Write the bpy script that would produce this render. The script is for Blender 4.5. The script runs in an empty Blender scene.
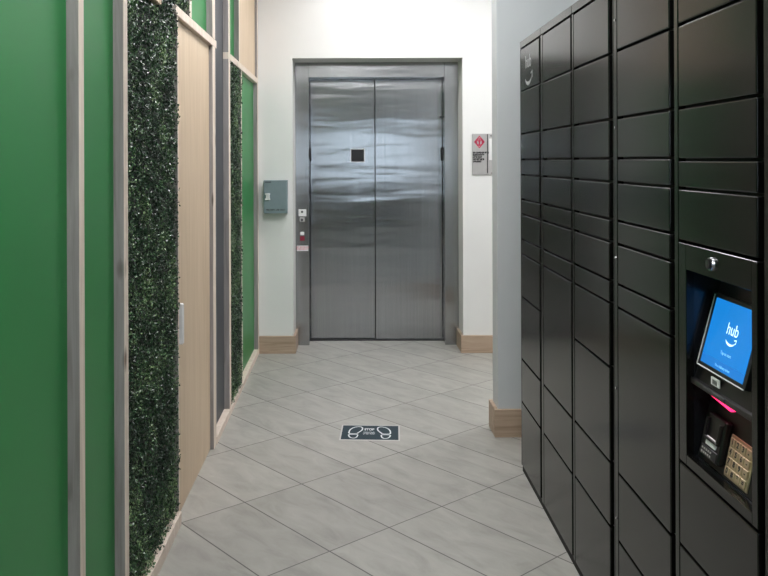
import bpy, bmesh, math, random
import numpy as np
from mathutils import Vector, Matrix
random.seed(7); rng = np.random.default_rng(7)
S = bpy.context.scene
C = S.collection

# ------------------------------------------------------------ camera
cd = bpy.data.cameras.new('camera'); cam = bpy.data.objects.new('camera', cd); C.objects.link(cam)
cam.location = (0, 0, 1.5)
cam.rotation_euler = (math.radians(90), 0, 0)
cam.rotation_euler = (Matrix.Rotation(math.radians(90), 3, 'X') @ Matrix.Rotation(math.radians(-0.2), 3, 'Z')).to_euler()
cd.sensor_fit = 'HORIZONTAL'; cd.sensor_width = 36.0
cd.lens = 820 / 768 * 36.0
cd.shift_x = (384 - 355) / 768
cd.shift_y = -(288 - 161) / 768
cd.clip_start = 0.02
S.camera = cam
# ------------------------------------------------------------ world, exposure
w = bpy.data.worlds.new('daylight'); S.world = w; w.use_nodes = True
w.node_tree.nodes['Background'].inputs[0].default_value = (0.74, 0.87, 1.0, 1)
w.node_tree.nodes['Background'].inputs[1].default_value = 3.0
S.view_settings.view_transform = 'Standard'; S.view_settings.look = 'None'
S.view_settings.exposure = 0.5; S.view_settings.gamma = 1.0
S.view_settings.use_curve_mapping = False
CEIL = 3.15
LIGHTS = [(0.22, 5.66, 14.5), (0.0, 3.7, 24), (0.0, 1.5, 24), (0.0, -1.2, 26), (1.9, 5.4, 22)]   # x, y, strength; last is an unseen lamp added to brighten locker doors
LIGHT_COL = (0.985, 0.975, 1.0)

# ------------------------------------------------------------ materials
def newmat(name):
    m = bpy.data.materials.new(name); m.use_nodes = True
    nt = m.node_tree; b = nt.nodes['Principled BSDF']
    return m, nt, b
def N(nt, t, **k):
    n = nt.nodes.new(t)
    for a, v in k.items(): setattr(n, a, v)
    return n
def ramp(nt, fac, stops):
    r = N(nt, 'ShaderNodeValToRGB')
    e = r.color_ramp.elements
    while len(e) < len(stops): e.new(0.5)
    for i, (p, c) in enumerate(stops):
        e[i].position = p; e[i].color = (*c, 1)
    nt.links.new(fac, r.inputs[0]); return r.outputs[0]
def coords(nt, scale=(1, 1, 1), rot=(0, 0, 0), loc=(0, 0, 0), src='Object'):
    t = N(nt, 'ShaderNodeTexCoord'); mp = N(nt, 'ShaderNodeMapping')
    mp.inputs['Scale'].default_value = scale; mp.inputs['Rotation'].default_value = rot; mp.inputs['Location'].default_value = loc
    nt.links.new(t.outputs[src], mp.inputs[0]); return mp.outputs[0]
def noise(nt, vec, scale, detail=3, rough=0.5, dist=0):
    n = N(nt, 'ShaderNodeTexNoise')
    n.inputs['Scale'].default_value = scale; n.inputs['Detail'].default_value = detail
    n.inputs['Roughness'].default_value = rough; n.inputs['Distortion'].default_value = dist
    nt.links.new(vec, n.inputs['Vector']); return n.outputs[0]
def bump(nt, b, h, strength, dist):
    n = N(nt, 'ShaderNodeBump'); n.inputs['Strength'].default_value = strength; n.inputs['Distance'].default_value = dist
    nt.links.new(h, n.inputs['Height']); nt.links.new(n.outputs[0], b.inputs['Normal'])
def simple(name, col, rough=0.5, metal=0.0, var=0.06, nscale=30, bmp=0.0, spec=0.5, coat=0, ior=1.5):
    m, nt, b = newmat(name)
    v = coords(nt)
    f = noise(nt, v, nscale, 4)
    lo = tuple(max(0, c * (1 - var)) for c in col); hi = tuple(min(1, c * (1 + var)) for c in col)
    nt.links.new(ramp(nt, f, [(0.3, lo), (0.7, hi)]), b.inputs['Base Color'])
    b.inputs['Roughness'].default_value = rough; b.inputs['Metallic'].default_value = metal
    b.inputs['Specular IOR Level'].default_value = spec; b.inputs['IOR'].default_value = ior
    b.inputs['Coat Weight'].default_value = coat; b.inputs['Coat Roughness'].default_value = 0.1
    if bmp: bump(nt, b, f, bmp, 0.002)
    return m
def emis(name, col, st):
    m, nt, b = newmat(name)
    b.inputs['Base Color'].default_value = (*col, 1); b.inputs['Emission Color'].default_value = (*col, 1)
    b.inputs['Emission Strength'].default_value = st; b.inputs['Roughness'].default_value = 0.4
    return m
def wood(name, c0, c1, c2, rough=0.6, knots=False, grain=1.0, axis='Z'):
    m, nt, b = newmat(name)
    sc = {'Z': (14, 14, 0.9), 'Y': (14, 0.9, 14), 'X': (0.9, 14, 14)}[axis]
    v = coords(nt, scale=sc)
    f = noise(nt, v, 2.2 * grain, 6, 0.6, 1.2)
    col = ramp(nt, f, [(0.30, c0), (0.5, c1), (0.72, c2)])
    if knots:
        kv = coords(nt, scale=(7, 7, 2.6))
        vo = N(nt, 'ShaderNodeTexVoronoi'); vo.inputs['Scale'].default_value = 1.0
        nt.links.new(kv, vo.inputs['Vector'])
        kf = ramp(nt, vo.outputs['Distance'], [(0.05, (1, 1, 1)), (0.13, (0, 0, 0))])
        mx = N(nt, 'ShaderNodeMix', data_type='RGBA')
        nt.links.new(kf, mx.inputs[0]); nt.links.new(col, mx.inputs[6]); mx.inputs[7].default_value = (c0[0] * .3, c0[1] * .25, c0[2] * .2, 1)
        col = mx.outputs[2]
    nt.links.new(col, b.inputs['Base Color'])
    b.inputs['Roughness'].default_value = rough
    bump(nt, b, f, 0.15, 0.001)
    return m
M = {}
M['white'] = simple('white_paint', (0.74, 0.74, 0.72), 0.55, var=0.02, nscale=3, bmp=0.02)
M['grey'] = simple('grey_blue_paint', (0.54, 0.565, 0.575), 0.5, var=0.02, nscale=3)
M['rear'] = simple('dark_taupe_paint', (0.10, 0.095, 0.09), 0.6, var=0.02)
M['ceil'] = simple('ceiling_paint', (0.36, 0.36, 0.35), 0.8, var=0.02)
M['base'] = wood('baseboard_oak', (0.30, 0.215, 0.15), (0.42, 0.31, 0.225), (0.50, 0.38, 0.28), 0.5, axis='X')
M['green'] = simple('green_laminate', (0.020, 0.205, 0.050), 0.40, var=0.05, nscale=1.2, spec=0.28)
M['greytimber'] = wood('grey_timber', (0.21, 0.19, 0.18), (0.29, 0.27, 0.26), (0.35, 0.33, 0.315), 0.65, knots=True)
M['pine'] = wood('pale_pine', (0.60, 0.50, 0.41), (0.70, 0.60, 0.50), (0.78, 0.69, 0.60), 0.6, knots=True)
M['ply'] = wood('birch_plywood', (0.55, 0.42, 0.28), (0.62, 0.48, 0.33), (0.67, 0.53, 0.38), 0.5, grain=0.7)
M['slate'] = simple('slate_grey_board', (0.055, 0.06, 0.068), 0.5, var=0.1, nscale=4)
M['black'] = simple('black_plastic', (0.005, 0.005, 0.0055), 0.38, var=0.1)
M['gap'] = simple('dark_gap', (0.006, 0.006, 0.006), 0.7)
M['locker'] = simple('charcoal_powder_coat', (0.004, 0.0042, 0.0037), 0.19, var=0.05, nscale=2, ior=1.39)
M['lockerbody'] = simple('charcoal_frame', (0.006, 0.0062, 0.0055), 0.20, var=0.05, nscale=2, ior=1.39)
M['chrome'] = simple('chrome', (0.75, 0.75, 0.76), 0.15, 1.0)
M['gold'] = simple('brushed_keypad_metal', (0.62, 0.50, 0.34), 0.42, 0.7)
M['dkmetal'] = simple('dark_metal', (0.05, 0.05, 0.055), 0.35, 0.6)
M['boxgrey'] = simple('grey_enamel', (0.19, 0.245, 0.265), 0.4, var=0.03)
M['plate'] = simple('sign_grey', (0.42, 0.41, 0.40), 0.4, 0.3, var=0.03)
M['paper'] = simple('pale_paper', (0.70, 0.70, 0.69), 0.6, var=0.04)
M['red'] = simple('sign_red', (0.55, 0.03, 0.08), 0.5)
M['ink'] = simple('black_ink', (0.02, 0.02, 0.02), 0.6)
M['matblue'] = simple('slate_blue_vinyl', (0.022, 0.040, 0.052), 0.7, var=0.06, spec=0.3)
M['whiteink'] = simple('white_print', (0.72, 0.75, 0.76), 0.6)
M['logo'] = simple('pale_logo_print', (0.32, 0.33, 0.33), 0.4)
M['redlamp'] = emis('red_scanner_glow', (1.0, 0.02, 0.12), 2.2)
M['redbtn'] = simple('red_button', (0.20, 0.01, 0.03), 0.3)
M['light'] = emis('light_diffuser', LIGHT_COL, 1.0)
M['scrwhite'] = emis('screen_white', (0.62, 0.88, 1.0), 0.75)
M['scrfaint'] = emis('screen_faint', (0.20, 0.50, 0.85), 0.55)
M['handle'] = simple('white_handle_plastic', (0.75, 0.75, 0.74), 0.35)

def mk_glass():
    m, nt, b = newmat('clear_glass')
    b.inputs['Base Color'].default_value = (1, 1, 1, 1); b.inputs['Roughness'].default_value = 0.0
    b.inputs['Transmission Weight'].default_value = 1.0; b.inputs['IOR'].default_value = 1.01
    return m
M['glass'] = mk_glass()
def mk_steel(name, tang, colr, wav):
    m, nt, b = newmat(name)
    b.inputs['Metallic'].default_value = 1.0
    v = coords(nt, scale=(1, 1, 1))
    g = noise(nt, coords(nt, scale=(220, 220, 1.2)), 1.0, 2)
    c = colr
    nt.links.new(ramp(nt, g, [(0.35, tuple(x * .93 for x in c)), (0.65, tuple(min(1, x * 1.06) for x in c))]), b.inputs['Base Color'])
    b.inputs['Roughness'].default_value = 0.2
    b.inputs['Anisotropic'].default_value = 0.85
    cx = N(nt, 'ShaderNodeCombineXYZ')
    for i in range(3): cx.inputs[i].default_value = tang[i]
    nt.links.new(cx.outputs[0], b.inputs['Tangent'])
    wv = noise(nt, coords(nt, scale=(0.75, 1, 4.6)), 1.6, 2, 0.45, 0.2)
    bump(nt, b, wv, 0.55, wav)
    return m
M['steel'] = mk_steel('brushed_stainless', (1, 0, 0), (0.355, 0.362, 0.37), 0.006)
M['steelside'] = mk_steel('brushed_stainless_trim', (1, 0, 0), (0.36, 0.363, 0.366), 0.003)

def mk_floor():
    m, nt, b = newmat('porcelain_floor_tile')
    g = N(nt, 'ShaderNodeNewGeometry')
    def dot(vx, vy, off):
        d = N(nt, 'ShaderNodeVectorMath', operation='DOT_PRODUCT')
        nt.links.new(g.outputs['Position'], d.inputs[0]); d.inputs[1].default_value = (vx, vy, 0)
        a = N(nt, 'ShaderNodeMath', operation='ADD'); nt.links.new(d.outputs['Value'], a.inputs[0]); a.inputs[1].default_value = off
        return a.outputs[0]
    aA = math.radians(130.4); aB = math.radians(40.5)
    sA, sB = 0.3118, 0.5985
    def edge(u, sp, wdt):
        d = N(nt, 'ShaderNodeMath', operation='DIVIDE'); nt.links.new(u, d.inputs[0]); d.inputs[1].default_value = sp
        f = N(nt, 'ShaderNodeMath', operation='FRACT'); nt.links.new(d.outputs[0], f.inputs[0])
        s = N(nt, 'ShaderNodeMath', operation='SUBTRACT'); nt.links.new(f.outputs[0], s.inputs[0]); s.inputs[1].default_value = 0.5
        ab = N(nt, 'ShaderNodeMath', operation='ABSOLUTE'); nt.links.new(s.outputs[0], ab.inputs[0])
        mr = N(nt, 'ShaderNodeMapRange'); nt.links.new(ab.outputs[0], mr.inputs[0])
        mr.inputs[1].default_value = 0.5 - wdt / sp; mr.inputs[2].default_value = 0.5 - wdt / sp * 0.55
        fl = N(nt, 'ShaderNodeMath', operation='FLOOR'); nt.links.new(d.outputs[0], fl.inputs[0])
        return mr.outputs[0], fl.outputs[0]
    uA = dot(-math.sin(aA), math.cos(aA), 1.653 + sA * 40)
    uB = dot(-math.sin(aB), math.cos(aB), -3.062 + sB * 40)
    eA, fA = edge(uA, sA, 0.0034); eB, fB = edge(uB, sB, 0.0030)
    mx = N(nt, 'ShaderNodeMath', operation='MAXIMUM'); nt.links.new(eA, mx.inputs[0]); nt.links.new(eB, mx.inputs[1])
    cid = N(nt, 'ShaderNodeCombineXYZ'); nt.links.new(fA, cid.inputs[0]); nt.links.new(fB, cid.inputs[1])
    wn = N(nt, 'ShaderNodeTexWhiteNoise', noise_dimensions='2D'); nt.links.new(cid.outputs[0], wn.inputs['Vector'])
    # stone cloud, shifted per tile
    sh = N(nt, 'ShaderNodeVectorMath', operation='MULTIPLY'); nt.links.new(wn.outputs['Color'], sh.inputs[0]); sh.inputs[1].default_value = (9, 9, 9)
    ad = N(nt, 'ShaderNodeVectorMath', operation='ADD'); nt.links.new(g.outputs['Position'], ad.inputs[0]); nt.links.new(sh.outputs[0], ad.inputs[1])
    mpn = N(nt, 'ShaderNodeMapping'); mpn.inputs['Rotation'].default_value = (0, 0, -aA); 
    nt.links.new(ad.outputs[0], mpn.inputs[0])
    mp2 = N(nt, 'ShaderNodeMapping'); mp2.inputs['Scale'].default_value = (1.0, 2.6, 1); nt.links.new(mpn.outputs[0], mp2.inputs[0])
    n1 = noise(nt, mp2.outputs[0], 4.5, 7, 0.62, 0.6)
    c1 = ramp(nt, n1, [(0.32, (0.285, 0.277, 0.25)), (0.5, (0.345, 0.336, 0.303)), (0.7, (0.395, 0.385, 0.35))])
    hv = N(nt, 'ShaderNodeMapRange'); nt.links.new(wn.outputs['Value'], hv.inputs[0]); hv.inputs[3].default_value = 0.94; hv.inputs[4].default_value = 1.06
    ml = N(nt, 'ShaderNodeMix', data_type='RGBA', blend_type='MULTIPLY'); ml.inputs[0].default_value = 1
    nt.links.new(c1, ml.inputs[6]); nt.links.new(hv.outputs[0], ml.inputs[7])
    gm = N(nt, 'ShaderNodeMix', data_type='RGBA'); nt.links.new(mx.outputs[0], gm.inputs[0]); nt.links.new(ml.outputs[2], gm.inputs[6])
    gm.inputs[7].default_value = (0.075, 0.07, 0.065, 1)
    nt.links.new(gm.outputs[2], b.inputs['Base Color'])
    b.inputs['Roughness'].default_value = 0.42; b.inputs['Specular IOR Level'].default_value = 0.45
    inv = N(nt, 'ShaderNodeMath', operation='SUBTRACT'); inv.inputs[0].default_value = 1; nt.links.new(mx.outputs[0], inv.inputs[1])
    bump(nt, b, inv.outputs[0], 0.4, 0.001)
    return m
M['floor'] = mk_floor()
def mk_leaf():
    m, nt, b = newmat('boxwood_leaf')
    v = coords(nt)
    f1 = noise(nt, v, 110, 1); f2 = noise(nt, v, 5, 3, 0.6)
    a = N(nt, 'ShaderNodeMath', operation='MULTIPLY_ADD'); nt.links.new(f2, a.inputs[0]); a.inputs[1].default_value = 0.9; 
    s = N(nt, 'ShaderNodeMath', operation='MULTIPLY_ADD'); nt.links.new(f1, s.inputs[0]); s.inputs[1].default_value = 0.9; s.inputs[2].default_value = -0.40
    nt.links.new(s.outputs[0], a.inputs[2])
    nt.links.new(ramp(nt, a.outputs[0], [(0.26, (0.002, 0.008, 0.004)), (0.48, (0.014, 0.045, 0.020)), (0.60, (0.065, 0.145, 0.058)), (0.76, (0.28, 0.38, 0.18))]), b.inputs['Base Color'])
    b.inputs['Roughness'].default_value = 0.30; b.inputs['Specular IOR Level'].default_value = 0.55
    return m
M['leaf'] = mk_leaf()
M['mossback'] = simple('moss_backing', (0.004, 0.009, 0.005), 0.8)
def mk_screen():
    m, nt, b = newmat('kiosk_screen')
    v = coords(nt, rot=(0.6, 0, 0))
    gr = N(nt, 'ShaderNodeSeparateXYZ'); nt.links.new(v, gr.inputs[0])
    mr = N(nt, 'ShaderNodeMapRange'); nt.links.new(gr.outputs[1], mr.inputs[0]); mr.inputs[1].default_value = -0.02; mr.inputs[2].default_value = 0.03
    col = ramp(nt, mr.outputs[0], [(0.0, (0.006, 0.17, 0.52)), (0.9, (0.010, 0.20, 0.60)), (1.0, (0.02, 0.25, 0.66))])
    nt.links.new(col, b.inputs['Emission Color']); b.inputs['Emission Strength'].default_value = 1.0
    b.inputs['Base Color'].default_value = (0.01, 0.02, 0.04, 1); b.inputs['Roughness'].default_value = 0.12
    return m
M['screen'] = mk_screen()
M['screenbar'] = emis('kiosk_screen_bar', (0.004, 0.11, 0.36), 0.9)

# ------------------------------------------------------------ geometry helpers
I4 = Matrix.Identity(4)
ang = 0.0077
LW = Matrix(((-ang, 1, 0, -0.706), (1, ang, 0, 0), (0, 0, 1, 0), (0, 0, 0, 1)))     # (s along wall, n out of wall, z) -> world
def bm_box(bm, a, b, M4=I4, bev=0.0, seg=1):
    (x0, y0, z0), (x1, y1, z1) = a, b
    x0, x1 = min(x0, x1), max(x0, x1); y0, y1 = min(y0, y1), max(y0, y1); z0, z1 = min(z0, z1), max(z0, z1)
    r = bmesh.ops.create_cube(bm, size=1.0)
    vs = r['verts']
    for v in vs:
        v.co = Vector(((x0 + x1) / 2 + v.co.x * (x1 - x0), (y0 + y1) / 2 + v.co.y * (y1 - y0), (z0 + z1) / 2 + v.co.z * (z1 - z0)))
    if bev > 0:
        es = list({e for v in vs for e in v.link_edges})
        r2 = bmesh.ops.bevel(bm, geom=es, offset=bev, segments=seg, affect='EDGES', profile=0.5)
        vs = list({v for f in r2['faces'] for v in f.verts} | {v for v in vs if v.is_valid})
    if M4 is not I4:
        for v in vs: v.co = M4 @ v.co
    return vs
def boxes(lst, M4=I4, bev=0.0, seg=1):
    bm = bmesh.new()
    for a, b in lst: bm_box(bm, a, b, M4, bev, seg)
    bmesh.ops.recalc_face_normals(bm, faces=bm.faces)
    return bm
def cyl(bm, p0, p1, r0, r1=None, seg=20, ends=True):
    p0, p1 = Vector(p0), Vector(p1); r1 = r0 if r1 is None else r1
    d = p1 - p0
    q = d.to_track_quat('Z', 'Y').to_matrix().to_4x4()
    mm = Matrix.Translation((p0 + p1) / 2) @ q
    bmesh.ops.create_cone(bm, cap_ends=ends, segments=seg, radius1=r0, radius2=r1, depth=d.length, matrix=mm)
def ribbon(bm, pts, wd, basis, th=0.0006):
    """flat stroke of given width along 2D points, in the plane (o, u, v, n) with thickness th."""
    o, u, v, n = basis
    P = [Vector((p[0], p[1])) for p in pts]; L = []; R = []
    for i, p in enumerate(P):
        a = P[max(i - 1, 0)]; b = P[min(i + 1, len(P) - 1)]
        t = (b - a).normalized(); nn = Vector((-t.y, t.x)); ww = wd(i / (len(P) - 1)) if callable(wd) else wd
        L.append(p + nn * ww / 2); R.append(p - nn * ww / 2)
    def W(q, h): return o + u * q.x + v * q.y + n * h
    for i in range(len(P) - 1):
        top = [bm.verts.new(W(q, th)) for q in (L[i], L[i + 1], R[i + 1], R[i])]
        bot = [bm.verts.new(W(q, 0)) for q in (L[i], L[i + 1], R[i + 1], R[i])]
        bm.faces.new(top)
        for k in range(4):
            bm.faces.new([top[k], bot[k], bot[(k + 1) % 4], top[(k + 1) % 4]])
def obj(name, bm, mat, parent=None, origin=None, smooth=False):
    me = bpy.data.meshes.new(name)
    if isinstance(bm, bmesh.types.BMesh):
        vs = [v.co for v in bm.verts]
        if parent is not None: off = Vector(parent.get('_o', (0, 0, 0)))
        else:
            if origin is None:
                xs = [v.x for v in vs]; ys = [v.y for v in vs]; zs = [v.z for v in vs]
                origin = ((min(xs) + max(xs)) / 2, (min(ys) + max(ys)) / 2, min(zs))
            off = Vector(origin)
        for v in bm.verts: v.co -= off
        bm.to_mesh(me); bm.free()
    me.materials.append(mat)
    if smooth:
        for p in me.polygons: p.use_smooth = True
    o = bpy.data.objects.new(name, me); C.objects.link(o)
    if parent is not None: o.parent = parent; o['_o'] = tuple(off)
    else: o.location = off; o['_o'] = tuple(off)
    return o
def empty(name, loc, label, cat, group=None):
    o = bpy.data.objects.new(name, None); C.objects.link(o); o.location = loc; o['_o'] = tuple(loc)
    o.empty_display_size = 0.1
    return tag(o, label, cat, group)
def tag(o, label, cat, group=None):
    o['label'] = label; o['category'] = cat
    if group: o['group'] = group
    return o
def struct(name, bm, mat, parent=None):
    o = obj(name, bm, mat, parent)
    if parent is None: o['kind'] = 'structure'
    return o
def text(name, body, size, o, u, v, mat, parent, th=0.0005, align='CENTER', spacing=1.0, bold=0.0, sx=1.0):
    o, u, v = Vector(o), Vector(u).normalized(), Vector(v).normalized(); n = u.cross(v)
    cu = bpy.data.curves.new('t', 'FONT'); cu.body = body; cu.size = size; cu.align_x = align; cu.align_y = 'CENTER'
    cu.extrude = th; cu.space_line = spacing; cu.offset = bold
    cu.resolution_u = 3
    ob = bpy.data.objects.new('t', cu); C.objects.link(ob)
    dg = bpy.context.evaluated_depsgraph_get(); dg.update()
    me = bpy.data.meshes.new_from_object(ob.evaluated_get(dg))
    bpy.data.objects.remove(ob); bpy.data.curves.remove(cu)
    bm = bmesh.new(); bm.from_mesh(me); bpy.data.meshes.remove(me)
    mt = Matrix((( u.x, v.x, n.x, o.x), (u.y, v.y, n.y, o.y), (u.z, v.z, n.z, o.z), (0, 0, 0, 1)))
    for vv in bm.verts: vv.co.x *= sx; vv.co = mt @ vv.co
    return obj(name, bm, mat, parent)

# ------------------------------------------------------------ the room
YB = -5.0; YW = 6.41; XR = 1.40; XR2 = 2.7; XL = -0.95
FY0, FY1 = 4.46, 4.62          # fin wall
struct('floor', boxes([((XL - .1, YB - .1, -0.1), (XR2 + .1, 7.1, 0))]), M['floor'])
struct('ceiling', boxes([((XL - .1, YB - .1, CEIL), (XR2 + .1, 7.1, CEIL + .1))]), M['ceil'])
# far wall with the lift recess
OX0, OX1, OZ = -0.487, 0.842, 2.305
struct('wall_back', boxes([((XL, YW, 0), (OX0, 7.0, CEIL)), ((OX1, YW, 0), (XR2, 7.0, CEIL)), ((OX0, YW, OZ), (OX1, 7.0, CEIL))]), M['white'])
struct('wall_left', boxes([((-0.5, -0.25, 0), (6.41, -0.051, CEIL)), ((-5.0, -0.25, 0), (-0.5, -0.051, CEIL))], LW), M['white'])
# the short wall that ends just beyond the lockers, and the wall behind them
struct('wall_fin', boxes([((0.772, FY0, 0), (XR2, FY1, CEIL))], bev=0.003), M['grey'])
struct('wall_right', boxes([((XR, YB, 0), (XR + .12, FY0 - 0.001, CEIL))]), M['grey'])
struct('wall_lobby', boxes([((XR2, FY1, 0), (XR2 + .12, YW, CEIL))]), M['white'])
# wall behind the camera with a glazed door to daylight
WX0, WX1, WZ0, WZ1 = -0.70, 1.25, 0.95, 2.25
struct('wall_rear', boxes([((XL, YB - .12, 0), (WX0, YB, CEIL)), ((WX1, YB - .12, 0), (XR + .12, YB, CEIL)),
                           ((WX0, YB - .12, WZ1), (WX1, YB, CEIL)), ((WX0, YB - .12, 0), (WX1, YB, WZ0))]), M['rear'])
wf = boxes([((WX0, YB - .09, WZ0), (WX0 + .06, YB - .03, WZ1)), ((WX1 - .06, YB - .09, WZ0), (WX1, YB - .03, WZ1)),
            ((WX0 + .06, YB - .09, WZ1 - .06), (WX1 - .06, YB - .03, WZ1)), ((WX0 + .06, YB - .09, WZ0), (WX1 - .06, YB - .03, WZ0 + .08)),
            ((0.27, YB - .09, WZ0 + .08), (0.33, YB - .03, WZ1 - .06))])
wd = struct('window_1', wf, M['dkmetal'])
obj('pane', boxes([((WX0 + .05, YB - .064, WZ0 + .07), (WX1 - .05, YB - .058, WZ1 - .05))]), M['glass'], wd)
# baseboards
BH = 0.136; BT = 0.02
struct('baseboard_lift_left', boxes([((-0.752, YW - BT, 0), (OX0 + BT, YW, BH)), ((OX0, YW, 0), (OX0 + BT, 6.678, BH))], bev=.0015), M['base'])
struct('baseboard_lift_right', boxes([((OX1 - BT, YW - BT, 0), (XR2, YW, BH)), ((OX1 - BT, YW, 0), (OX1, 6.678, BH))], bev=.0015), M['base'])
struct('baseboard_fin', boxes([((0.772 - BT, FY0 - BT, 0), (XR, FY0, 0.150)), ((0.772 - BT, FY0, 0), (0.772, FY1 + BT, 0.150)), ((0.772, FY1, 0), (XR2, FY1 + BT, 0.150))], bev=.0015), M['base'])

# ceiling lights
for i, (x, y, st) in enumerate(LIGHTS):
    nm = ['square ceiling light above the elevator', 'square ceiling light over the far end of the lockers', 'square ceiling light over the locker screen',
          'square ceiling light behind the camera', 'extra square light added in the lobby right of the elevator'][i]
    t = empty('ceiling_light', (x, y, CEIL - 0.03), nm, 'ceiling light', None)
    h = 0.30
    obj('light_frame', boxes([((x - h - .02, y - h - .02, CEIL - .03), (x - h, y + h + .02, CEIL)), ((x + h, y - h - .02, CEIL - .03), (x + h + .02, y + h + .02, CEIL)),
                        ((x - h, y - h - .02, CEIL - .03), (x + h, y - h, CEIL)), ((x - h, y + h, CEIL - .03), (x + h, y + h + .02, CEIL))]), M['handle'], t)
    mm = M['light'].copy(); mm.name = 'light_diffuser_glow'
    mm.node_tree.nodes['Principled BSDF'].inputs['Emission Strength'].default_value = st
    obj('diffuser', boxes([((x - h, y - h, CEIL - .02), (x + h, y + h, CEIL - .005))]), mm, t)

# ------------------------------------------------------------ elevator
EF = 6.68; ED = 6.87
el = empty('elevator', (0.17, EF, 0), 'stainless steel elevator entrance with double sliding doors set back in the white wall', 'elevator')
JL, JR, HB, HT = -0.377, 0.731, 2.184, OZ - .001
g = 0.001
lj = obj('jamb', boxes([((OX0 + g, EF, 0), (JL, 6.99, HT))], bev=.0015), M['steelside'], el); lj['label'] = 'steel jamb carrying the call buttons'
obj('jamb', boxes([((JR, EF, 0), (OX1 - g, 6.99, HT))], bev=.0015), M['steelside'], el)
obj('transom', boxes([((JL + .0005, EF + .001, HB), (JR - .0005, 6.99, HT))], bev=.0015), M['steelside'], el)
XM = 0.182
d1 = obj('door_panel', boxes([((JL + .003, ED + .012, 0.012), (XM - .002, ED + .042, HB - .003))], bev=.002), M['steel'], el)
d2 = obj('door_panel', boxes([((XM - .012, ED - .006, 0.008), (JR - .003, ED + .010, HB - .003))], bev=.002), M['steel'], el)
obj('sill', boxes([((JL, ED - .03, 0.0), (JR, 6.99, 0.006))]), M['dkmetal'], el)
obj('shaft_back', boxes([((JL, 6.95, 0.006), (JR, 6.985, HB - .002))]), M['gap'], el)
obj('door_edge_seal', boxes([((XM - .018, ED - .004, 0.010), (XM - .0125, ED + .0115, HB - .004))]), M['gap'], d2)
# small black square plate on the left door
obj('door_plate', boxes([((-0.032, ED + .004, 1.495), (0.076, ED + .0118, 1.597))], bev=.002), M['black'], d1)
obj('plate_rim', boxes([((-0.037, ED + .007, 1.490), (0.081, ED + .0115, 1.495)), ((-0.037, ED + .007, 1.597), (0.081, ED + .0115, 1.602)),
                        ((-0.037, ED + .007, 1.495), (-0.032, ED + .0115, 1.597)), ((0.076, ED + .007, 1.495), (0.081, ED + .0115, 1.597))]), M['paper'], d1)
# edge guards, sensors
obj('door_guide', boxes([((JL + .001, ED - .02, 1.50), (JL + .012, ED - .005, 1.61))], bev=.001), M['black'], el)
obj('door_guide', boxes([((JR - .016, ED - .02, 1.50), (JR - .001, ED - .008, 1.61))], bev=.001), M['black'], el)
lk = obj('door_lock', boxes([((JR - .026, ED - .014, 1.76), (JR - .002, ED - .0065, 1.90))], bev=.002), M['steelside'], el)
bm = bmesh.new(); cyl(bm, (JR - .014, ED - .022, 1.865), (JR - .014, ED - .013, 1.865), .009); obj('lock_keyhole', bm, M['black'], lk)
# call station on the left jamb: pixel columns 297-309
def jz(py): return 1.5 - (py - 161) / 820 * EF
def jx(px): return (px - 355) / 820 * EF
cp = obj('call_panel', boxes([((jx(298.0), EF - .004, jz(243)), (jx(308.3), EF - .0002, jz(207.5)))], bev=.001), M['steelside'], el)
obj('key_switch_plate', boxes([((jx(298.4), EF - .007, jz(216)), (jx(306.2), EF - .0038, jz(209)))], bev=.001), M['paper'], cp)
bm = bmesh.new(); cyl(bm, (jx(302), EF - .013, jz(211.6)), (jx(302), EF - .0065, jz(211.6)), .009); obj('key_switch', bm, M['black'], cp)
obj('card_sensor', boxes([((jx(299.6), EF - .009, jz(221.5)), (jx(304.6), EF - .0038, jz(217)))], bev=.002), M['plate'], cp)
bm = bmesh.new(); cyl(bm, (jx(301.8), EF - .012, jz(219.6)), (jx(301.8), EF - .0085, jz(219.6)), .011); obj('sensor_eye', bm, M['dkmetal'], cp)
obj('call_button', boxes([((jx(300), EF - .009, jz(235)), (jx(304), EF - .0038, jz(231.6)))], bev=.002), M['paper'], cp)
rb = obj('call_button', boxes([((jx(299.8), EF - .009, jz(240.5)), (jx(304.4), EF - .0038, jz(236)))], bev=.002), M['redbtn'], cp); rb['label'] = 'dark red call button'
st = obj('jamb_sticker', boxes([((jx(296.6), EF - .0015, jz(250.8)), (jx(308), EF - .0002, jz(245.4)))]), M['paper'], el)
text('sticker_text', 'NO SMOKING\nEMERGENCY', 0.017, (jx(302.3), EF - .0017, jz(248)), (1, 0, 0), (0, 0, 1), M['red'], st, th=.0002, spacing=.9)

# ------------------------------------------------------------ lock box on the far wall
def wz(py, Y=YW): return 1.5 - (py - 161) / 820 * Y
def wx(px, Y=YW): return (px - 355) / 820 * Y
bd = 0.085; YF = YW - bd
kb = empty('wall_box', (wx(275), YW, wz(213.5)), 'grey metal wall box with a small latch mounted left of the elevator', 'wall box')
x0, x1, z0, z1 = wx(263.2, YF), wx(287, YF), wz(213.3, YF), wz(180.0, YF)
obj('box_body', boxes([((x0, YF + .012, z0), (x1, YW, z1))], bev=.003), M['boxgrey'], kb)
dr = obj('box_door', boxes([((x0 + .001, YF, z0 + .001), (x1 - .001, YF + .0115, z1 - .001))], bev=.0025, seg=2), M['boxgrey'], kb)
obj('door_fold', boxes([((x0 + .012, YF - .0015, z0 + .016), (x0 + .014, YF, z1 - .016)), ((x1 - .014, YF - .0015, z0 + .016), (x1 - .012, YF, z1 - .016)),
                        ((x0 + .014, YF - .0015, z1 - .018), (x1 - .014, YF, z1 - .016))]), M['boxgrey'], dr)
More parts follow.
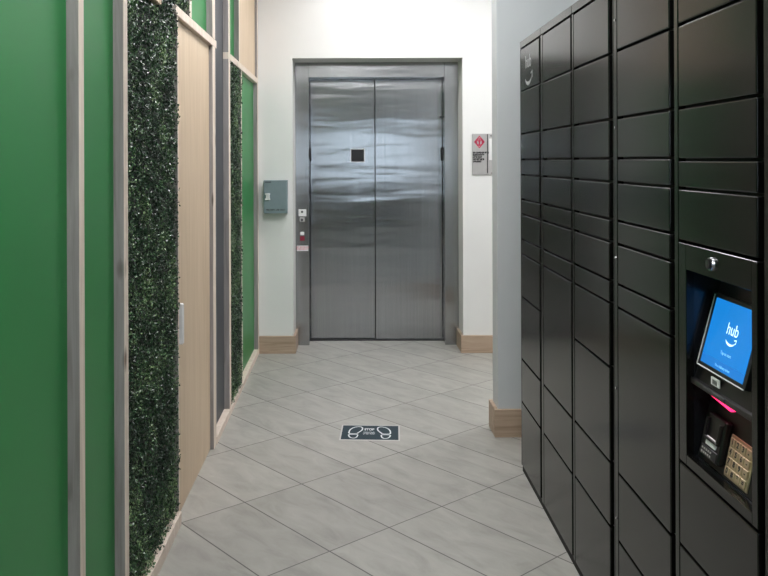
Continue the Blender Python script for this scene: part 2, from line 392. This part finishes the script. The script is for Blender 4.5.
obj('latch', boxes([((wx(265.0, YF), YF - .012, wz(194.6, YF)), (wx(270, YF), YF, wz(193.0, YF))), ((wx(265.0, YF), YF - .012, wz(199.8, YF)), (wx(270, YF), YF, wz(198.2, YF))),
                    ((wx(266, YF), YF - .009, wz(198.2, YF)), (wx(269.5, YF), YF, wz(194.6, YF)))], bev=.001), M['paper'], dr)
text('door_text', 'FIRE DEPT. USE ONLY', 0.0155, (wx(275.4, YF), YF - .0006, wz(209.6, YF)), (1, 0, 0), (0, 0, 1), M['ink'], dr, th=.0003, bold=.0004)
obj('top_label', boxes([((wx(265, YF), YF - .0007, wz(182.6, YF)), (wx(271, YF), YF, wz(181.4, YF)))]), M['dkmetal'], dr)

# ------------------------------------------------------------ fire sign right of the elevator
sx0, sx1, sz0, sz1 = wx(472), wx(503), wz(175.3), wz(134.2)
sg = empty('wall_sign', ((sx0 + sx1) / 2, YW, sz0), 'grey wall sign with red diamond emblem and black fire instructions', 'sign')
sp = obj('sign_plate', boxes([((sx0, YW - .008, sz0), (wx(487), YW, sz1))], bev=.002), M['plate'], sg)
obj('map_holder', boxes([((wx(487.3), YW - .008, sz0), (sx1, YW, sz1))], bev=.002), M['plate'], sg)
obj('holder_groove', boxes([((wx(487.0), YW - .010, wz(173.5)), (wx(487.8), YW - .0078, wz(134.6)))]), M['ink'], sg)
obj('map_sheet', boxes([((wx(489.0), YW - .0095, wz(160.5)), (wx(500), YW - .0079, wz(139)))]), M['paper'], sg)
text('sign_text', 'EXIT PLAN', 0.014, (wx(494.6), YW - .0083, wz(136.4)), (1, 0, 0), (0, 0, 1), M['ink'], sg, th=.0004, bold=.0006)
text('sign_text', 'LEVEL 1', 0.011, (wx(493), YW - .0083, wz(173.6)), (1, 0, 0), (0, 0, 1), M['ink'], sg, th=.0004, bold=.0004)
text('sign_text', 'IN CASE OF FIRE\nELEVATORS\nARE OUT\nOF SERVICE\nUSE EXIT', 0.0165, (wx(472.9), YW - .0085, wz(157.6)), (1, 0, 0), (0, 0, 1), M['ink'], sp, th=.0006, align='LEFT', spacing=1.05, bold=.0017)
bm = bmesh.new()
cx, cz = wx(479.3), wz(142.4); r = 0.049
bas = (Vector((cx, YW - .0082, cz)), Vector((1, 0, 0)), Vector((0, 0, 1)), Vector((0, -1, 0)))
def ringpts(sc, n=4, ph=0): return [(sc * math.cos(ph + k * 2 * math.pi / n) * 0.82, sc * math.sin(ph + k * 2 * math.pi / n)) for k in range(n + 1)]
ribbon(bm, ringpts(r * .92), .010, bas)
ribbon(bm, ringpts(r * .60, 6, math.pi / 6), .007, bas)
ribbon(bm, [(0, -r * .6), (0, r * .45)], .011, bas)
ribbon(bm, [(-r * .4, r * .38), (0, 0), (r * .4, r * .38)], .008, bas)
ribbon(bm, [(-r * .74, 0), (-r * .45, 0)], .012, bas); ribbon(bm, [(r * .45, 0), (r * .74, 0)], .012, bas)
obj('diamond_emblem', bm, M['red'], sp)

# ------------------------------------------------------------ floor decal
def fp(px, py):
    Y = 820 * 1.5 / (py - 161); return ((px - 355) / 820 * Y, Y)
mx0, mx1, my0, my1 = -0.077, 0.234, 4.41, 4.64
fd = empty('floor_decal', ((mx0 + mx1) / 2, (my0 + my1) / 2, 0), 'dark blue floor decal with two white shoe sole outlines and text', 'floor decal')
fb = obj('decal_border', boxes([((mx0 - .008, my0 - .012, 0.0), (mx1 + .008, my1 + .012, 0.0012))]), simple('decal_clear_edge', (0.50, 0.50, 0.48), 0.35, var=.02), fd)
fs = obj('decal_sheet', boxes([((mx0, my0, 0.0012), (mx1, my1, 0.0020))]), M['matblue'], fd)
def sole(cx, mir):
    bm = bmesh.new()
    bas = (Vector((cx, 0, 0.0021)), Vector((mir, 0, 0)), Vector((0, 1, 0)), Vector((0, 0, 1)))
    ym, yM = my0 + .018, my1 - .018; h = yM - ym
    def y(t): return ym + h * t
    # left foot: toe leans inwards
    fr = [(-.034, .40), (-.036, .52), (-.033, .68), (-.022, .84), (-.004, .95), (.016, .99), (.030, .95), (.036, .84), (.034, .70), (.024, .56), (.014, .46), (.010, .40), (-.010, .375), (-.034, .40)]
    hl = [(-.034, .29), (-.033, .16), (-.024, .05), (-.008, .0), (.006, .05), (.012, .16), (.012, .29), (-.010, .315), (-.034, .29)]
    def sm(P):
        out = []
        n = len(P)
        for i in range(n - 1):
            p0, p1, p2, p3 = P[i - 1] if i else P[-2], P[i], P[i + 1], P[i + 2] if i + 2 < n else P[1]
            for k in range(5):
                t = k / 5
                out.append(tuple(.5 * (2 * p1[j] + (p2[j] - p0[j]) * t + (2 * p0[j] - 5 * p1[j] + 4 * p2[j] - p3[j]) * t * t + (3 * p1[j] - p0[j] - 3 * p2[j] + p3[j]) * t ** 3) for j in (0, 1)))
        return out + [P[-1]]
    for P in (fr, hl): ribbon(bm, [(a, y(b)) for a, b in sm(P)], .0075, bas, .0004)
    return bm
obj('shoe_outline', sole(mx0 + .075, 1), M['whiteink'], fs)
obj('shoe_outline', sole(mx1 - .080, -1), M['whiteink'], fs)
text('decal_text', 'STOP', .046, ((mx0 + mx1) / 2 - .006, 4.574, .0021), (1, 0, 0), (0, 1, 0), M['whiteink'], fs, th=.0003, bold=.0016, sx=.50)
text('decal_text', 'PLEASE STAND\nSIX FEET APART', .026, ((mx0 + mx1) / 2 - .006, 4.512, .0021), (1, 0, 0), (0, 1, 0), M['whiteink'], fs, th=.0003, spacing=.95, sx=.36)
fd.rotation_euler.z = math.radians(-2.8)
# ------------------------------------------------------------ lockers
LX = 0.80; LD = 0.50; LT = 2.07; DT = 2.035
COM = [DT, 1.833, 1.628, 1.505, 1.432, 1.314, 1.243, 1.121, 1.050]
towers = [  # body far, body near, door far, door near, seams, label
 (3.965, 3.530, 3.955, 3.560, COM + [.845, .545, .338, .030], 'farthest black parcel locker column, beside the grey wall, smile mark on top door'),
 (3.529, 3.021, 3.490, 3.040, COM + [.545, .338, .030], 'black parcel locker column, second from the far grey wall'),
 (3.020, 2.549, 2.996, 2.586, COM + [.848, .548, .345, .030], 'black parcel locker column, third from the far grey wall'),
 (2.548, 2.056, 2.500, 2.088, COM + [.545, .338, .030], 'black parcel locker column immediately left of the one with the screen'),
 (2.055, 1.606, 2.028, 1.634, [DT, 1.833, 1.628, 1.500, 1.430, 1.300, None, .758, .552, .345, .030], 'black parcel locker column with the blue touch screen and keypad'),
 (1.605, 1.140, 1.575, 1.165, COM + [.845, .545, .338, .030], 'black parcel locker column at the right edge of the photo, nearest the camera'),
]
for ti, (bf, bn, df, dn, seams, lab) in enumerate(towers):
    T = empty('parcel_locker', (LX + LD / 2, (bf + bn) / 2, 0), lab, 'parcel locker', 'black parcel locker columns standing side by side')
    XI = LX + .020
    parts = []
    kiosk = None in seams
    if not kiosk:
        parts.append(((XI, bn, 0.03), (LX + LD, bf, LT)))
    else:
        parts += [((XI, bn, 0.03), (LX + LD, bf, .758)), ((XI, bn, 1.300), (LX + LD, bf, LT)), ((LX + .16, bn, .758), (LX + LD, bf, 1.300)),
                  ((XI, df - .004, .758), (LX + .16, bf, 1.300)), ((XI, bn, .758), (LX + .16, dn + .004, 1.300))]
    obj('locker_body', boxes(parts), M['gap'], T)
    # visible front frame: far-side stile, cap
    sfar = [((LX, df + .004, .030), (XI, bf, DT + .002))]
    if ti == 3: sfar = [((LX + .0, df + .004, .030), (XI, bf - .014, DT + .002)), ((LX + .006, bf - .012, .030), (XI, bf, DT + .002))]
    if bf - df < .015: sfar = [((LX, df + .003, .030), (XI, bf, DT + .002))]
    obj('frame_stile', boxes(sfar, bev=.0015), M['lockerbody'], T)
    obj('frame_stile', boxes([((LX + .004, bn, .030), (XI, bn + .006, DT + .002))], bev=.001), M['lockerbody'], T)
    obj('cap', boxes([((LX - .001, bn + .0005, DT + .003), (LX + LD, bf - .0005, LT + .002))], bev=.002), M['lockerbody'], T)
    obj('plinth', boxes([((LX + .006, bn, 0.0), (LX + LD, bf, .030))]), M['gap'], T)
    if ti == 3:
        for z in (1.93, 1.60, 1.2, .8, .4):
            bm = bmesh.new(); cyl(bm, (LX - .002, 2.520, z), (LX + .002, 2.520, z), .004, seg=10)
            obj('frame_screw', bm, M['chrome'], T)
    for k in range(len(seams) - 1):
        a, b = seams[k], seams[k + 1]
        if a is None: a = seams[k - 1] - 0.0; 
        if b is None: continue
        if seams[k] is None: continue
        d = obj('locker_door', boxes([((LX, dn, b + .0035), (LX + .0175, df, a - .0035))], bev=.0032, seg=3), M['locker'], T)
        if ti == 0 and k == 0:
            bas = (Vector((LX - .0002, (df + dn) / 2 + .02, 1.875)), Vector((0, -1, 0)), Vector((0, 0, 1)), Vector((-1, 0, 0)))
            bm = bmesh.new()
            ribbon(bm, [(.078 * math.sin(t), -.050 * math.cos(t) + .03) for t in np.linspace(-1.05, 1.0, 16)], lambda s: .004 + .013 * math.sin(math.pi * min(1, s * 1.05)) , bas)
            ribbon(bm, [(.055, .022), (.084, .030), (.080, .000)], .009, bas)
            obj('smile_mark', bm, M['logo'], d)
            text('mark_text', 'hub', .085, (LX - .0006, (df + dn) / 2 + .02, 1.955), (0, -1, 0), (0, 0, 1), M['logo'], d, th=.0004)
    if kiosk:
        # faceplate with the opening
        y0, y1, za, zb = 1.657, 1.985, .785, 1.234
        KP = obj('control_panel', boxes([((LX, dn, .7615), (LX + .018, y0, 1.2965)), ((LX, y1, .7615), (LX + .018, df, 1.2965)),
                 ((LX, y0, zb), (LX + .018, y1, 1.2965)), ((LX, y0, .7615), (LX + .018, y1, za))], bev=.0012), M['locker'], T)
        # lining of the niche
        lin = [((LX + .018, y1, za - .005), (LX + .15, y1 + .006, zb + .005)), ((LX + .018, y0 - .006, za - .005), (LX + .15, y0, zb + .005)),
               ((LX + .018, y0, zb), (LX + .15, y1, zb + .005)), ((LX + .018, y0, za - .005), (LX + .15, y1, za)), ((LX + .145, y0, za), (LX + .15, y1, zb))]
        obj('niche_lining', boxes(lin), simple('glossy_black_lining', (.008, .009, .011), .18, var=.05), KP)
        # slanted fascias (u towards the camera = -Y, v up the slope)
        def slab(yA, yB, xz0, xz1, th, bev=0.0):
            (xa, z_a), (xb, z_b) = xz0, xz1
            v = Vector((xb - xa, 0, z_b - z_a)); L = v.length; v.normalize(); n = Vector((-v.z, 0, v.x))
            mt = Matrix(((0, v.x, n.x, xa), (-1, 0, 0, yA), (0, v.z, n.z, z_a), (0, 0, 0, 1)))
            return boxes([((0, 0, -th), (yA - yB, L, 0))], mt, bev), v, n
        b_, v_, n_ = slab(y1 - .001, y0 + .001, (LX + .020, .975), (LX + .092, 1.232), .012)
        obj('upper_fascia', b_, M['black'], KP)
        obj('fascia_lip', boxes([((LX + .010, y0 + .001, .962), (LX + .040, y1 - .001, .9755))], bev=.001), M['black'], KP)
        # display: rim with chrome's bright reflection painted pale, black bezel, glowing screen
        o0 = Vector((LX + .020, 1.950, 1.020)); o1 = Vector((LX + .0615, 1.950, 1.175))
        v = (o1 - o0).normalized(); n = Vector((-v.z, 0, v.x)); u = Vector((0, -1, 0)); L = (o1 - o0).length; Wd = .214
        def loc(a, b, h): return o0 + u * a + v * b + n * h
        mt = Matrix(((u.x, v.x, n.x, o0.x), (u.y, v.y, n.y, o0.y), (u.z, v.z, n.z, o0.z), (0, 0, 0, 1)))
        dp = obj('display', boxes([((-.012, -.006, -.014), (Wd + .012, L + .008, .001))], mt, .001), M['black'], KP)
        # (screen pieces are kept at the third level)
        scr = obj('screen', boxes([((0.002, .024, .001), (Wd - .002, L - .002, .0020))], mt), M['screen'], KP)
        obj('screen_bar', boxes([((0.002, .003, .001), (Wd - .002, .0238, .0020))], mt), M['screenbar'], KP)
        obj('display_rim', boxes([((-.012, -.008, 0), (Wd + .006, -.0055, .003)), ((-.0125, -.006, 0), (-.0105, L + .004, .003))], mt), M['paper'], KP)
        bas = (loc(0, 0, .0021), u, v, n)
        bm = bmesh.new()
        ribbon(bm, [(.118 + .026 * math.sin(t), .083 - .016 * math.cos(t)) for t in np.linspace(-1.05, 1.05, 16)], lambda s: .0012 + .0040 * math.sin(math.pi * min(1, s * 1.05)), bas, .0003)
        ribbon(bm, [(.134, .0805), (.1435, .083), (.142, .074)], .0026, bas, .0003)
        obj('smile_mark', bm, M['scrwhite'], KP)
        text('screen_text', 'hub', .038, loc(.116, .100, .0021), u, v, M['scrwhite'], KP, th=.0002)
        text('screen_text', 'Tap to start', .0105, loc(.112, .044, .0021), u, v, M['scrfaint'], KP, th=.0002)
        text('screen_text', "I'm a delivery driver", .009, loc(.112, .0125, .0021), u, v, M['scrfaint'], KP, th=.0002)
        # sticker and scanner slot below
        sy = 1.868
        obj('barcode_sticker', boxes([((LX + .0178, sy - .020, .984), (LX + .0215, sy + .020, 1.002))]), M['paper'], KP)
        text('sticker_text', '||||||||', .012, (LX + .0174, sy, .993), u, (0, 0, 1), M['ink'], KP, th=.0002)
        obj('scanner_slot', boxes([((LX + .008, 1.80, .9645), (LX + .0105, 1.91, .9735))], bev=.001), M['dkmetal'], KP)
        bm = bmesh.new()
        vs = [(LX + .016, 1.900, .9618), (LX + .016, 1.785, .9618), (LX + .040, 1.785, .9618), (LX + .040, 1.900, .9618)]
        top = [bm.verts.new(p) for p in vs]; bot = [bm.verts.new((p[0], p[1], p[2] - (.002 if abs(p[1] - 1.9) < .01 else .011))) for p in vs]
        bm.faces.new(top); bm.faces.new(bot[::-1])
        for k in range(4): bm.faces.new([top[k], bot[k], bot[(k + 1) % 4], top[(k + 1) % 4]])
        obj('scanner_window', bm, M['redlamp'], KP)
        # lower slanted deck with card reader and keypad
        q0 = Vector((LX + .0275, y1 - .001, .786)); q1 = Vector((LX + .068, y1 - .001, .970))
        b_, v2, n2 = slab(y1 - .001, y0 + .001, (q0.x, q0.z), (q1.x, q1.z), .012)
        obj('lower_fascia', b_, M['black'], KP)
        m2 = Matrix(((0, v2.x, n2.x, q0.x), (-1, 0, 0, q0.y), (0, v2.z, n2.z, q0.z), (0, 0, 0, 1)))
        def L2(a, b, h): return m2 @ Vector((a, b, h))
        ka = y1 - .001 - 1.844                      # keypad left edge
        obj('keypad', boxes([((ka, .006, 0), (ka + .108, .100, .003))] + [((ka + .006 + i * .0248, .012 + j * .0215, .003), (ka + .027 + i * .0248, .029 + j * .0215, .0065)) for i in range(4) for j in range(4)], m2, .0008), M['gold'], KP)
        kt = [['0', '#', '*', '='], ['7', '8', '9', '-'], ['4', '5', '6', '-'], ['1', '2', '3', '-']]
        for j in range(4):
            for i in range(4):
                text('key_digit', kt[j][i], .017, L2(ka + .0165 + i * .0248, .0205 + j * .0215, .0067), (0, -1, 0), v2, M['ink'], KP, th=.0002, bold=.0006)
        ca = y1 - .001 - 1.938; cb = y1 - .001 - 1.850
        cr = obj('card_reader', boxes([((ca, .018, 0), (cb, .120, .018))], m2, .004), M['black'], KP)
        obj('reader_grille', boxes([((ca + .004, .022, .018), (cb - .004, .044, .022))] , m2, .001), M['dkmetal'], KP)
        obj('reader_dots', boxes([((ca + .010 + i * .0105, .026 + j * .009, .022), (ca + .016 + i * .0105, .030 + j * .009, .0228)) for i in range(5) for j in range(2)], m2), M['plate'], KP)
        obj('card_slot', boxes([((ca + .020, .048, .018), (cb - .018, .068, .022))], m2, .001), M['paper'], KP)
        obj('reader_hood', boxes([((ca + .010, .060, .018), (cb - .008, .066, .026)), ((ca + .010, .066, .018), (ca + .016, .108, .026)), ((cb - .014, .066, .018), (cb - .008, .108, .026))], m2, .001), M['black'], KP)
        # barrel lock
        bm = bmesh.new(); cyl(bm, (LX - .006, 1.840, 1.266), (LX + .002, 1.840, 1.266), .0150, .0160, seg=28)
        obj('lock_ring', bm, M['chrome'], KP)
        bm = bmesh.new(); cyl(bm, (LX - .0105, 1.840, 1.266), (LX - .0075, 1.840, 1.266), .0115, seg=24)
        obj('lock_barrel', bm, M['black'], KP)
        obj('lock_slot', boxes([((LX - .0115, 1.8388, 1.260), (LX - .0100, 1.8412, 1.272))]), M['chrome'], KP)

# ------------------------------------------------------------ decorative left wall: timber frame and inset panels
TZ = CEIL - 0.004
D = -0.033   # panel plane behind the face of the studs
fr = empty('timber_frame', LW @ Vector((3.5, -0.03, 0)), 'pale timber stud framework of posts and rails dividing the left feature wall', 'timber frame')
def stud(s0, s1, z0=0.0, z1=TZ, n0=-.050, n1=0.0, name='post', lab=None):
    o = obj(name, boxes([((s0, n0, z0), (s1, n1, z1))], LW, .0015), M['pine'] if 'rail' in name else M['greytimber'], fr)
    if 'rail' not in name:                       # front face in pale pine, other faces in grey timber
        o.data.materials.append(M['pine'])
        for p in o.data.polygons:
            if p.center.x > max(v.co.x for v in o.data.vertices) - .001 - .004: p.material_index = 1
    if lab: o['label'] = lab
    return o
PL = 0.04
# posts
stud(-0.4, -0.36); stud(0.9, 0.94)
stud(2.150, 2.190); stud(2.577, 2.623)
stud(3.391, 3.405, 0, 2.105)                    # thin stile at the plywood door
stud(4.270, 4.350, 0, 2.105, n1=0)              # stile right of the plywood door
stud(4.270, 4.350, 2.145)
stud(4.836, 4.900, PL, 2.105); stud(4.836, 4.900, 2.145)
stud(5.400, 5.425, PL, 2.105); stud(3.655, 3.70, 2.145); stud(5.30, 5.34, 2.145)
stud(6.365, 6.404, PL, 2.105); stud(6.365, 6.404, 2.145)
# rails
stud(3.360, 4.395, 2.105, 2.145, name='rail'); stud(4.836, 6.404, 2.105, 2.145, name='rail')
stud(2.624, 3.390, 0, .055, name='bottom_rail', n1=.010); stud(4.351, 6.404, 0, PL, n1=.004, name='bottom_rail')
stud(-0.359, 0.899, 0, PL, name='bottom_rail', n1=-.02); stud(0.941, 2.149, 0, PL, name='bottom_rail', n1=-.02); stud(2.191, 2.576, 0, PL, name='bottom_rail', n1=-.02)
def panel(name, s0, s1, z0, z1, mat, lab, cat, n=D, grp=None, th=None):
    o = obj(name, boxes([((s0 + .0008, -.050 if th is None else n - th, z0), (s1 - .0008, n, z1))], LW, .0008), M[mat], None)
    return tag(o, lab, cat, grp)
panel('green_panel', -0.36, 0.90, PL, TZ, 'green', 'bright green wall panel beside the camera', 'wall panel')
panel('green_panel', 0.94, 2.150, PL, TZ, 'green', 'wide green wall panel at the left edge of the photo', 'wall panel')
panel('green_panel', 2.190, 2.577, PL, TZ, 'green', 'narrow green wall panel between the two near timber posts', 'wall panel')
panel('green_panel', 5.425, 6.365, PL, 2.105, 'green', 'green wall panel nearest the elevator, below the rail', 'wall panel')
panel('green_panel', 3.70, 4.270, 2.145, TZ, 'green', 'green wall panel above the plywood door', 'wall panel')
panel('green_panel', 4.900, 5.30, 2.145, TZ, 'green', 'slim green wall panel above the narrow far hedge strip', 'wall panel')
panel('plywood_panel', 5.34, 6.365, 2.145, TZ, 'ply', 'pale plywood panel above the far green panel', 'wall panel', n=-.02)
panel('plywood_panel', 2.66, 3.085, 2.090, TZ, 'ply', 'pale plywood piece within the near hedge panel at the top edge of the photo', 'wall panel', n=.004)
panel('slate_panel', 4.350, 4.836, PL, TZ, 'slate', 'dark grey recessed board between the plywood door and far hedge strip', 'wall panel')
pd = empty('plywood_door', LW @ Vector((3.83, -.03, 0)), 'tall pale plywood door panel right of the wide hedge, white pull handle', 'door panel')
obj('door_leaf', boxes([((3.406, -.050, 0.002), (4.269, -.020, 2.1045))], LW, .0008), M['ply'], pd)
obj('handle', boxes([((3.425, -.020, .735), (3.450, .012, .905))], LW, .004), M['handle'], pd)

def foliage(s0, s1, z0, z1, dens, cut=None, nmax=0.003):
    """thousands of small folded leaves over a backing"""
    A = (s1 - s0) * (z1 - z0); n = int(A * dens)
    s = rng.uniform(s0, s1, n); z = rng.uniform(z0, z1, n)
    if cut is not None:
        keep = ~((s > cut[0]) & (s < cut[1]) & (z > cut[2]) & (z < cut[3])); s = s[keep]; z = z[keep]; n = len(s)
    dd = rng.uniform(-.030, nmax, n) ** 1
    dd = dd + .006 * np.sin(s * 37 + z * 11) * np.sin(z * 29)
    P = np.stack([s, dd, z], 1)
    # leaf axis: mostly in plane and outward, drooping any way
    th = rng.uniform(0, 2 * np.pi, n); out = rng.uniform(.0, .9, n)
    a = np.stack([np.cos(th), out, np.sin(th)], 1); a /= np.linalg.norm(a, axis=1)[:, None]
    r = rng.normal(size=(n, 3)) * .8 + np.array([0, 0.8, 0.3]); b = np.cross(a, r); b /= np.linalg.norm(b, axis=1)[:, None]
    nn = np.cross(a, b)
    L = rng.uniform(.009, .014, n)[:, None]; W = L * rng.uniform(.28, .40, n)[:, None]
    v0 = P; v1 = P + a * L * .5 + b * W + nn * W * .35; v2 = P + a * L; v3 = P + a * L * .5 - b * W + nn * W * .35
    V = np.stack([v0, v1, v2, v3], 1).reshape(-1, 3)
    F = np.arange(n)[:, None] * 4
    F = np.concatenate([F + [0, 1, 2], F + [0, 2, 3]], 0)
    Wd = np.empty_like(V)
    Wd[:, 0] = -.706 - ang * V[:, 0] + V[:, 1]; Wd[:, 1] = V[:, 0] + ang * V[:, 1]; Wd[:, 2] = V[:, 2]
    return Wd, F
def hedge(s0, s1, z0, z1, back, lab, dens=21000, cut=None, back_parts=None, ragged=0.012):
    o = LW @ Vector(((s0 + s1) / 2, -.03, back[2]))
    t = empty('hedge_panel', o, lab, 'hedge panel', None)
    obj('backing', boxes([((a, -.050, c), (b, -.022, d)) for a, b, c, d in (back_parts or [back])], LW), M['mossback'], t)
    V, F = foliage(s0, s1, z0, z1, dens, cut)
    V = V - np.array(o)
    me = bpy.data.meshes.new('foliage'); me.from_pydata(V.tolist(), [], F.tolist()); me.update()
    me.materials.append(M['leaf'])
    f = bpy.data.objects.new('foliage', me); C.objects.link(f); f.parent = t
    return t
hedge(2.628, 3.380, .058, CEIL - .01, (2.6235, 3.3905, .056, TZ), 'wide leafy boxwood hedge panel between near timber post and plywood door',
      cut=(2.62, 3.10, 2.085, 3.1), back_parts=[(2.6235, 3.3905, .056, 2.088), (3.087, 3.3905, 2.089, TZ)])
hedge(3.40, 3.650, 2.155, CEIL - .01, (3.3915, 3.654, 2.146, TZ), 'small leafy boxwood piece above the plywood door')
hedge(4.903, 5.395, .035, 2.095, (4.901, 5.399, PL + .001, 2.104), 'narrow leafy boxwood hedge strip near the elevator beside a green panel')
for o in list(S.objects):
    if '_o' in o: del o['_o']
